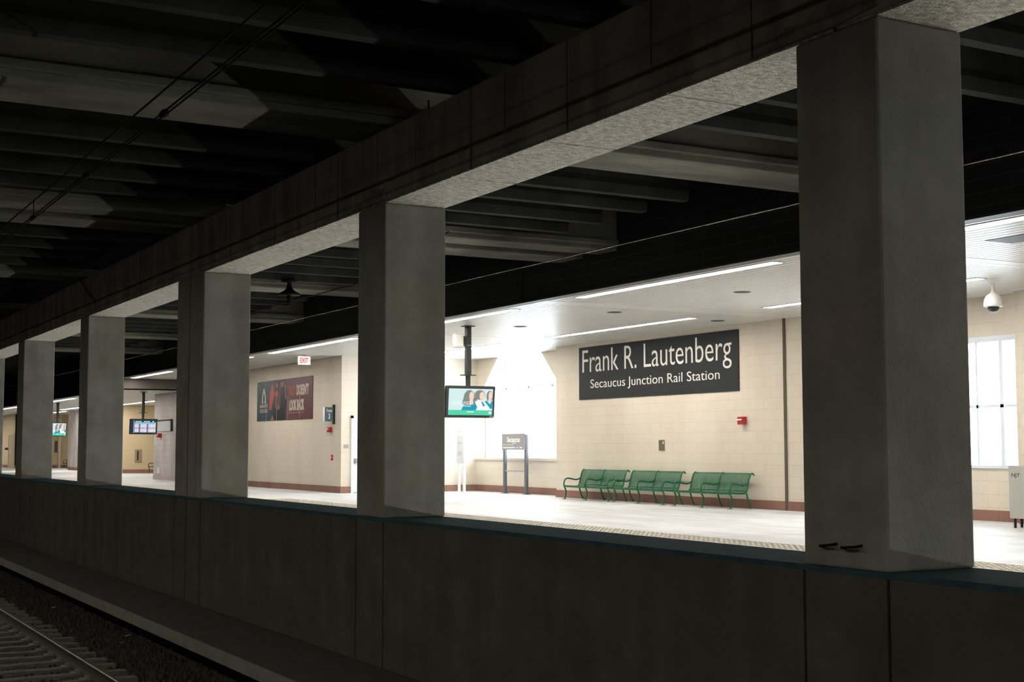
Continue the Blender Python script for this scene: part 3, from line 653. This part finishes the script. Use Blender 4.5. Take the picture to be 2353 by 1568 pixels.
# farthest wall door and sign
c = onY(22, 1003, 20.5); d = onY(34, 1076, 20.5)
dr = struct(MB().box(c.x, d.x-.1, 20.45, 20.5, .02, c.z).build('door_2', DOORT, bevel=.01))
m = MB(); m.box(c.x-.12, c.x, 20.42, 20.5, 0, c.z+.1); m.box(c.x, d.x-.1, 20.42, 20.5, c.z, c.z+.1); m.build('door_frame', mat('door_frame_tan', (.42, .34, .22), .5), dr)
MB().tube([(c.x+.5, 20.45, 1.1), (c.x+.5, 20.36, 1.1), (c.x+.9, 20.36, 1.1)], .04, 8).build('door_handle', CHROME, dr)
c = onY(12, 1029.5, 20.5); d = onY(18.5, 1034, 20.5)
tag(MB().box(c.x, d.x, 20.47, 20.5, d.z, c.z).build('room_sign', BLACK), 'tiny dark room sign left of the tan door at the far end', 'sign')
p = onX(128.5, 1027, -124); tag(MB().box(-124, -123.9, p.y-.12, p.y+.12, p.z-.5, p.z+.5).build('wall_notice', mat('notice_brown', (.12, .09, .06), .6)), 'narrow dark upright notice on the far lamplit wall below the far screen', 'notice')

# ================================================================ POSTER
c = onY(593, 882, 19.75); d = onY(719, 962, 19.75); c2 = onY(719, 861, 19.75)
PX0, PX1, PZ0, PZ1 = c.x, d.x, d.z, (c.z+c2.z)/2
e = empty('wall_poster', (PX0, 19.75, PZ0), 'wide worn college poster, dark blue and maroon, on the left cream wall', 'poster')
PW, PH = PX1-PX0, PZ1-PZ0
pa = noisy('poster_navy', (.030, .050, .062), (.045, .072, .085), nscale=2, rough=.4); pm = mat('poster_maroon', (.115, .035, .045), .4)
m = MB(); m.box(0, PW*.54, -.03, 0, 0, PH); m.cur = 1; m.box(PW*.54, PW, -.03, 0, 0, PH); m.build('printed_sheet', [pa, pm], e)
def blob(m, cx, cz, rx, rz, y, n=20, wob=0.):
    m.prism([(cx+rx*(1+wob*math.sin(3*t+cx*7))*math.cos(t), cz+rz*(1+wob*math.cos(2*t+cz*5))*math.sin(t)) for t in [2*math.pi*k/n for k in range(n)]], 'y', y, -.03)
pr = mat('poster_red', (.40, .07, .055), .45); pk = mat('poster_black', (.012, .014, .018), .4); pf = mat('poster_skin', (.26, .15, .10), .5); pu = mat('poster_plum', (.11, .055, .06), .45); plc = mat('poster_cream', (.52, .45, .36), .5); por = mat('poster_rust', (.26, .095, .05), .5)
m = MB()
def P(pts, y=-.034): m.prism([(u*PW, v*PH) for u, v in pts], 'y', y, -.03)
m.cur = 3; P([(.40, .5), (.56, .5), (.545, .93), (.50, .98), (.44, .93)]); P([(.25, .6), (.36, .6), (.36, .94), (.31, .96), (.27, .85)])
m.cur = 1; P([(.44, .35), (.55, .3), (.56, .78), (.50, .82), (.45, .78)], -.036); P([(.30, .72), (.44, .72), (.43, .94), (.36, .96)], -.033); P([(.28, .0), (.52, .0), (.54, .4), (.33, .4)], -.033)
m.cur = 0; P([(.235, .28), (.245, .6), (.26, .76), (.33, .78), (.34, .62), (.30, .40), (.285, .26)], -.038); P([(.34, .68), (.40, .76), (.405, .62), (.36, .58)], -.038)
m.cur = 4; P([(.36, .3), (.44, .34), (.45, .6), (.40, .7), (.36, .6)], -.037)
m.cur = 2; blob(m, PW*.30, PH*.83, PW*.022, PH*.07, -.039); blob(m, PW*.385, PH*.86, PW*.020, PH*.07, -.039); blob(m, PW*.475, PH*.88, PW*.022, PH*.07, -.039); P([(.355, .3), (.365, .3), (.37, .72), (.36, .72)], -.039); P([(.54, .5), (.56, .52), (.55, .85), (.53, .85)], -.039)
m.cur = 2; P([(.27, .0), (.33, .0), (.31, .12), (.29, .1)], -.036); P([(.40, .25), (.44, .3), (.43, .38), (.39, .33)], -.039)
m.build('picture', [pr, pk, pf, pu, pu], e)['label'] = 'standing figures in red and dark clothing'
m = MB()
P([(.095, .44), (.125, .44), (.115, .55), (.125, .68), (.145, .68), (.155, .55), (.145, .44), (.175, .44), (.168, .62), (.155, .74), (.135, .78), (.115, .74), (.10, .62)], -.036)
P([(.115, .77), (.155, .77), (.135, .83)], -.036)
m.build('arch_emblem', plc, e)
m = MB()
put_text(m, 'RAMAPO', (0, -.031, 0), (1, 0, 0), (0, 0, 1), PW*.055, PW*.21, PH*.33, PH*.42, (0, -.004, 0), .01); m.build('lettering', plc, e); m = MB()
put_text(m, 'COLLEGE', (0, -.031, 0), (1, 0, 0), (0, 0, 1), PW*.055, PW*.21, PH*.21, PH*.30, (0, -.004, 0), .01); m.build('lettering', plc, e); m = MB()
put_text(m, "DOESN'T", (0, -.031, 0), (1, 0, 0), (0, 0, 1), PW*.735, PW*.94, PH*.57, PH*.84, (0, -.004, 0), .05); m.build('lettering', plc, e); m = MB()
put_text(m, 'LOOK BACK', (0, -.031, 0), (1, 0, 0), (0, 0, 1), PW*.605, PW*.865, PH*.21, PH*.48, (0, -.004, 0), .05); m.build('lettering', plc, e); m = MB()
m.box(PW*.60, PW*.86, -.035, -.031, PH*.155, PH*.165)
m.build('underline', plc, e)
m = MB(); put_text(m, 'BOLD', (0, -.031, 0), (1, 0, 0), (0, 0, 1), PW*.605, PW*.715, PH*.57, PH*.82, (0, -.004, 0), .05); m.build('lettering', por, e)['label'] = 'rust coloured word'
m = MB()
for u, v in ((.185, .8), (.38, .7), (.58, .95), (.79, .95)): m.box(PW*u-.012, PW*u+.012, -.037, -.031, 0, PH*v*.6)
m.build('peeling_seam', mat('peel_pale', (.42, .40, .38), .6), e)['label'] = 'pale peeling seams'

# ================================================================ SCREENS
def advert(parent, WD, HH, y):
    """the bright advert: pale ground, three people, green band; drawn as flat shapes on the glass (x right, z up)"""
    cols = [em('ad_ground', (.66, .86, .84), .95), em('ad_green', (.08, .62, .38), 1.0), em('ad_hair', (.24, .27, .26), .9), em('ad_skin', (.86, .66, .52), 1.0), em('ad_blue', (.0, .33, .50), .95), em('ad_white', (.88, .92, .92), 1.05), em('ad_hair_brown', (.34, .29, .26), .9)] if 'ad_ground' not in MATS else [MATS[k] for k in ('ad_ground', 'ad_green', 'ad_hair', 'ad_skin', 'ad_blue', 'ad_white', 'ad_hair_brown')]
    m = MB()
    def B(c, pts, d): m.cur = c; m.prism([((u-.5)*WD, v*HH) for u, v in pts], 'y', y-d, y)
    def E(c, cu, cv, ru, rv, d, n=20): B(c, [(cu+ru*math.cos(2*math.pi*k/n), cv+rv*math.sin(2*math.pi*k/n)) for k in range(n)], d)
    B(0, [(0, 0), (1, 0), (1, 1), (0, 1)], .001); B(1, [(0, 0), (1, 0), (1, .19), (0, .19)], .002)
    B(2, [(.30, .45), (.33, .62), (.35, .80), (.41, .93), (.49, .95), (.56, .87), (.60, .7), (.60, .50), (.64, .38), (.55, .30), (.38, .32)], .003)
    B(4, [(.29, .19), (.33, .34), (.45, .36), (.52, .40), (.60, .42), (.65, .32), (.62, .19)], .004)
    E(3, .515, .73, .055, .16, .005); B(3, [(.47, .60), (.55, .60), (.56, .42), (.48, .38)], .005)
    E(6, .70, .76, .125, .20, .004); B(2, [(.585, .55), (.62, .85), (.70, .92), (.70, .50)], .0045); E(3, .755, .73, .06, .16, .006)
    B(5, [(.60, .48), (.66, .60), (.78, .55), (.90, .38), (.96, .19), (.62, .19), (.66, .3)], .007); B(4, [(.74, .54), (.78, .50), (.83, .35), (.78, .34), (.76, .42)], .008)
    E(2, .93, .72, .075, .22, .004); E(3, .945, .76, .045, .15, .006); B(3, [(.89, .5), (.97, .5), (.97, .68), (.91, .68)], .0055)
    B(4, [(.82, .52), (.86, .56), (.94, .42), (.985, .55), (.998, .53), (.99, .25), (.95, .25)], .008)
    m.cur = 5
    for tx, v in (('OPPORTUNITY', .46), ('AND SUCCESS', .39), ('By Design', .31)):
        put_text(m, tx, (0, y-.009, 0), (1, 0, 0), (0, 0, 1), (.08-.5)*WD if tx != 'By Design' else (.27-.5)*WD, (.50-.5)*WD, v*HH, (v+.055)*HH, (0, -.001, 0), .01)
    B(5, [(.42, .11), (.58, .11), (.58, .14), (.42, .14)], .003); B(5, [(.92, .06), (.975, .06), (.975, .14), (.92, .14)], .003)
    m.build('screen_picture', cols, parent)['label'] = 'lit advert with three people over a green band'
def screen(loc, rz, WD, HH, ztop_ceiling, lab, kind):
    e = empty('hanging_screen', loc, lab, 'screen', rz=rz)          # origin: bottom centre of the case, face towards -y
    case = MB(); case.box(-WD/2, WD/2, 0, .12, 0, HH)
    c = case.build('case', DKMET, e, bevel=.03); c.rotation_euler.x = R(5)
    b = .085*WD/1.6
    advert_par = bpy.data.objects.new('display', None)
    hold = MB().box(-WD/2+b, WD/2-b, -.004, .0, b*.95, HH-b*.95).build('display', em('display_black_'+kind, (.01, .02, .03), 1), c)
    if kind == 'ad': 
        sub = MB(); advert_build(hold, WD-2*b, HH-1.9*b, -.004, b*.95)
    else: board_build(hold, WD-2*b, HH-1.9*b, -.004, b*.95)
    MB().box(WD/2-.17, WD/2-.02, -.006, 0, .015, .055).build('name_strip', GREY, c)
    pole = MB(); L = ztop_ceiling-loc[2]
    pole.box(-.075, .075, .05, .20, HH+.30, L); pole.box(-.055, .055, .07, .18, HH-.02, HH+.34)
    pole.build('pole', DKMET, e, bevel=.01)
    MB().box(-.2, .2, .0, .25, HH+.30, HH+.325).build('flange', DKMET, e); MB().box(-.16, .16, -.03, .28, L-.02, L).build('ceiling_plate', BLACK, e)
    return e
def advert_build(par, w, h, y, z0):
    n0 = set(bpy.data.objects); advert(par, w, h, y)
    for o in set(bpy.data.objects)-n0: o.location.z = z0
def board_build(par, w, h, y, z0):
    ks = [('db_navy', (.01, .03, .09)), ('db_white', (.80, .85, .9)), ('db_cyan', (.25, .65, .75)), ('db_pink', (.85, .5, .55)), ('db_dark', (.05, .05, .25))]
    cs = [MATS[k] if k in MATS else em(k, c, 1.0) for k, c in ks]
    m = MB()
    def B(c, u0, u1, v0, v1, d): m.cur = c; m.box((u0-.5)*w, (u1-.5)*w, y-d, y, z0+v0*h, z0+v1*h)
    B(0, 0, 1, 0, 1, .001); B(2, .14, 1, .74, .84, .002)
    for k in range(9): B(1, .17+.085*k, .235+.085*k, .88, .95, .002) if k not in (3, 7) else None
    for r in range(5):
        v = .06+r*.135; B(3 if r == 2 else 1, .14, .99, v, v+.115, .002)
        for cidx in (.30, .62): B(4, cidx, cidx+.07, v+.01, v+.10, .003)
        for a, b in ((.17, .26), (.40, .55), (.72, .80), (.86, .95)): B(2 if r % 2 else 0, a, b, v+.045, v+.062, .004)
    B(1, .10, .115, 0, 1, .003)
    m.build('screen_picture', cs, par)['label'] = 'lit departures table with white rows'
c = onX(1023, 886, -35); d = onX(1136, 961.5, -35)
TVW, TVH = d.y-c.y, c.z-d.z
tv = screen((-35.0, (c.y+d.y)/2, d.z), R(90), TVW, TVH, CZ, 'hanging screen with a bright advert of three people, nearest the camera', 'ad')
# white antenna box on the pole
p = onX(1042, 783, -35.05)
e = empty('wireless_antenna', (-35.0, (c.y+d.y)/2, p.z), 'white rounded antenna box strapped to the pole of the nearest screen', 'antenna', rz=R(90))
MB().box(-.50, -.19, .0, .16, -.20, .20).build('housing', OFFW, e, bevel=.05)
m = MB(); m.box(-.19, -.10, .09, .13, -.10, .12); m.box(-.12, -.075, .04, .18, -.15, .15); m.build('bracket', DKMET, e)
MB().box(-.08, .08, .045, .205, -.13, -.11).build('strap', GREY, e)
c = onX(300.3, 963, -72); d = onX(352, 998.9, -72)
screen((-72, (c.y+d.y+.15)/2, d.z), R(90), d.y-c.y+.25, c.z-d.z, CZ2, 'hanging departures screen with white rows, left of the pale block wall', 'board')
c = onX(112, 971, -92); d = onX(153, 1003.4, -92)
screen((-92, (c.y+d.y)/2, d.z), R(90), d.y-c.y, c.z-d.z, CZ2, 'far hanging screen with the same advert, beside the pale far column', 'ad')

# ================================================================ FREESTANDING SIGNS
a = onZ(1160.5, 1132.5, 0); b = onZ(1209.5, 1134.5, 0); yb = 24.95
a = onY(1160.5, 1132, yb); b = onY(1209.5, 1134, yb)
e = empty('platform_sign', ((a.x+b.x)/2, yb, 0), 'freestanding grey sign reading Secaucus on two steel posts before the big window', 'sign')
h = (b.x-a.x)/2; PM = mat('sign_post_steel', (.13, .14, .16), .35, .4); PG = mat('sign_panel_hazed', (.27, .27, .28), .45)  # panel grey lifted to carry the haze in front of it
for s in (-1, 1):
    o = MB().box(s*h-.07, s*h+.07, -.05, .05, 0, 2.17).build('post', PM, e, bevel=.01)
    MB().box(s*h-.13, s*h+.13, -.1, .1, 0, .02).build('base_plate', PM, o)
MB().box(-h-.10, h+.05, -.08, -.045, 1.62, 2.2).build('panel', PG, e, bevel=.008)
MB().box(-h-.10, h+.05, -.09, -.04, 2.2, 2.24).build('top_rail', OFFW, e)
MB().box(-h, h, -.03, .03, .82, .87).build('crossbar', GREY, e)
m = MB(); put_text(m, 'Secaucus', (0, -.08, 0), (1, 0, 0), (0, 0, 1), -h*.62, h*.58, 1.90, 2.10, (0, -.004, 0), .02); m.build('lettering', SIGNW, e); m = MB()
m.box(-.1, .18, -.083, -.08, 1.855, 1.875); m.box(-h-.02, .0, -.083, -.08, 1.80, 1.815)
for k in range(14): m.box(-h-.02+k*.105, -h+.06+k*.105, -.083, -.08, 1.68, 1.725) if k not in (9, 11) else None
m.build('small_print', SIGNW, e)
a = onY(1052, 1000, 24.3); b = onY(1069, 1000, 24.3)
e = empty('information_stand', ((a.x+b.x)/2, 24.3, 0), 'narrow pale information panel on two thin legs in front of the white alcove wall', 'information stand')
h = (b.x-a.x)/2
MB().box(-h, h, -.06, .06, 1.1, 2.36).build('panel', mat('stand_grey', (.66, .67, .67), .5), e, bevel=.015)
MB().box(-h*.9, h*.9, -.066, -.06, 2.15, 2.3).build('header', mat('stand_header', (.74, .74, .74), .5), e)
m = MB()
for k in range(5): m.box(-h*.5, h*.4, -.066, -.06, 1.42+k*.03, 1.43+k*.03)
for k in range(3): m.box(-h*.5, h*.4, -.066, -.06, 1.85+k*.03, 1.86+k*.03)
m.build('notice_text', GREY, e)
for s in (-.6, .75): MB().box(s*h-.05, s*h+.05, -.04, .04, 0, 1.1).build('leg', WHITE, e)

# dome camera
p = onZ(2281, 652, CZ); e = empty('security_camera', (p.x, p.y, CZ), 'white dome security camera hanging from the ceiling at the right edge', 'security camera')
MB().lathe([(.06, 0), (.06, -.01), (.035, -.02), (.035, -.17), (.05, -.175), (.05, -.2), (0, -.2)]).build('stem', OFFW, e)
MB().lathe([(.0, -.19), (.05, -.2), (.09, -.225), (.15, -.27), (.185, -.34), (.195, -.42), (.2, -.49), (.185, -.5), (.13, -.505), (0, -.505)]).build('housing', OFFW, e)
MB().lathe([(.125, -.505), (.115, -.55), (.085, -.59), (.04, -.615), (0, -.62)]).build('dome', mat('smoked_dome', (.02, .025, .03), .08), e)
# NJT cabinet
p = onZ(2321, 1198, 0); p = onY(2320.5, 1200, 23.4)
NX, NY = p.x, 23.4
e = empty('equipment_cabinet', (NX, NY, 0), 'pale grey cabinet marked NJT at the right edge of the picture', 'cabinet', rz=R(14))
zt = onY(2318, 1070, 23.4).z
MB().box(0, .75, 0, .45, .2, zt).build('body', mat('cabinet_grey', (.50, .49, .44), .55), e, bevel=.012)
for i, (u, v) in enumerate(((.08, .08), (.67, .08), (.08, .37), (.67, .37))): MB().tube([(u, v, 0), (u, v, .2)], .03, 8).build('leg', BLACK, e)
m = MB(); put_text(m, 'NJT', (0, 0, 0), (1, 0, 0), (0, 0, 1), .07, .25, zt-.265, zt-.165, (0, -.003, 0), .0); m.build('lettering', BLACK, e)

# ================================================================ BENCHES
def bez(pts, n=6):
    """smooth curve through control points (Catmull-Rom)"""
    P = [Vector(p) for p in pts]; P = [P[0]*2-P[1]]+P+[P[-1]*2-P[-2]]; out = []
    for i in range(1, len(P)-2):
        for k in range(n):
            t = k/n; a, b, c, d = P[i-1], P[i], P[i+1], P[i+2]
            out.append(.5*((2*b)+(c-a)*t+(2*a-5*b+4*c-d)*t*t+(3*b-a-3*c+d)*t**3))
    out.append(P[-2]); return out
HALF = 1.3
def make_bench(loc, label, group, M):
    e = empty('park_bench', loc, label, 'bench', group)
    for xi, x in enumerate((-HALF, 0, HALF)):
        fl = MB().tube(bez([(x, -.36, .02), (x, -.315, .14), (x, -.30, .27), (x, -.355, .40), (x, -.385, .47)]), .024, 8).build('leg', M, e)
        MB().box(x-.05, x+.05, -.43, -.32, 0, .02).build('foot', FOOTP, fl)
        rl = MB().tube(bez([(x, .36, .02), (x, .29, .14), (x, .235, .30), (x, .20, .43)]), .024, 8).build('leg', M, e)
        MB().box(x-.05, x+.05, .32, .42, 0, .02).build('foot', FOOTP, rl)
        MB().tube(bez([(x, -.385, .45), (x, -.375, .56), (x, -.33, .66), (x, -.24, .695), (x, -.10, .68), (x, .05, .65), (x, .17, .66), (x, .245, .70)]), .024, 8).build('armrest', M, e)
        MB().tube(bez([(x, -.385, .45), (x, -.2, .435), (x, .05, .425), (x, .18, .45), (x, .235, .58), (x, .285, .78), (x, .335, .92), (x, .40, .975), (x, .455, .955), (x, .46, .915)]), .024, 8).build('side_frame', M, e)
    for s in (0, 1):
        x0 = -HALF+s*HALF; n = 19; pit = (HALF-.06)/n
        se = MB(); prof = [(-.385, .445), (-.36, .468), (-.2, .452), (.05, .44), (.16, .455)]
        for k in range(n):
            xa = x0+.03+k*pit+.016; xb = xa+pit-.032; vs = []
            for y, z in prof: vs += [(xa, y, z), (xb, y, z), (xb, y, z-.012), (xa, y, z-.012)]
            fs = [(0, 1, 2, 3), (len(vs)-4, len(vs)-1, len(vs)-2, len(vs)-3)]
            for i in range(len(prof)-1):
                for c in range(4): fs.append((i*4+c, i*4+(c+1) % 4, i*4+4+(c+1) % 4, i*4+4+c))
            se.add(vs, fs)
        se.box(x0+.02, x0+HALF-.02, -.40, -.37, .405, .455); se.box(x0+.02, x0+HALF-.02, .14, .17, .40, .45)
        se.build('seat', M, e)
        ba = MB(); prof = bez([(.17, .46), (.235, .58), (.285, .78), (.335, .92), (.40, .975), (.45, .955)], 3)
        prof = [(p.x, p.y) for p in prof]
        for k in range(n):
            xa = x0+.03+k*pit+.016; xb = xa+pit-.032; vs = []
            for y, z in prof: vs += [(xa, y, z), (xb, y, z), (xb, y+.012, z-.004), (xa, y+.012, z-.004)]
            fs = [(0, 1, 2, 3), (len(vs)-4, len(vs)-1, len(vs)-2, len(vs)-3)]
            for i in range(len(prof)-1):
                for c in range(4): fs.append((i*4+c, i*4+(c+1) % 4, i*4+4+(c+1) % 4, i*4+4+c))
            ba.add(vs, fs)
        ba.tube([(x0+.02, .42, .965), (x0+HALF-.02, .42, .965)], .022, 8); ba.tube([(x0+.02, .185, .50), (x0+HALF-.02, .185, .50)], .014, 8)
        ba.build('backrest', M, e)
    return e
def kids(o): return [c for c in bpy.data.objects if c.parent == o]
def copy_tree(o, parent=None):
    c = o.copy(); COL.objects.link(c); c.parent = parent
    for k in kids(o): copy_tree(k, c)
    return c
G1 = 'green slatted benches along the cream wall'
b1 = make_bench((-37.63, 24.07, 0), 'green metal slatted bench with three armrests, leftmost of the three, by the big window', G1, GREEN)
b2 = copy_tree(b1); b2.location = (-34.68, 24.07, 0); b2['label'] = 'green metal slatted bench with three armrests, middle one of the three under the plaque'
b3 = copy_tree(b1); b3.location = (-31.50, 24.07, 0); b3['label'] = 'green metal slatted bench with three armrests, rightmost of the three below the red alarm'
p = onZ(335, 1088, 0)
make_bench((p.x+HALF, 24.6, 0), 'dark metal bench partly hidden behind the pale block wall, below the departures screen', 'dark benches far down the platform', DKGREEN)
make_bench((-120.2, 24.4, 0), 'dark metal bench at the far end by the lamplit wall', 'dark benches far down the platform', DKGREEN)
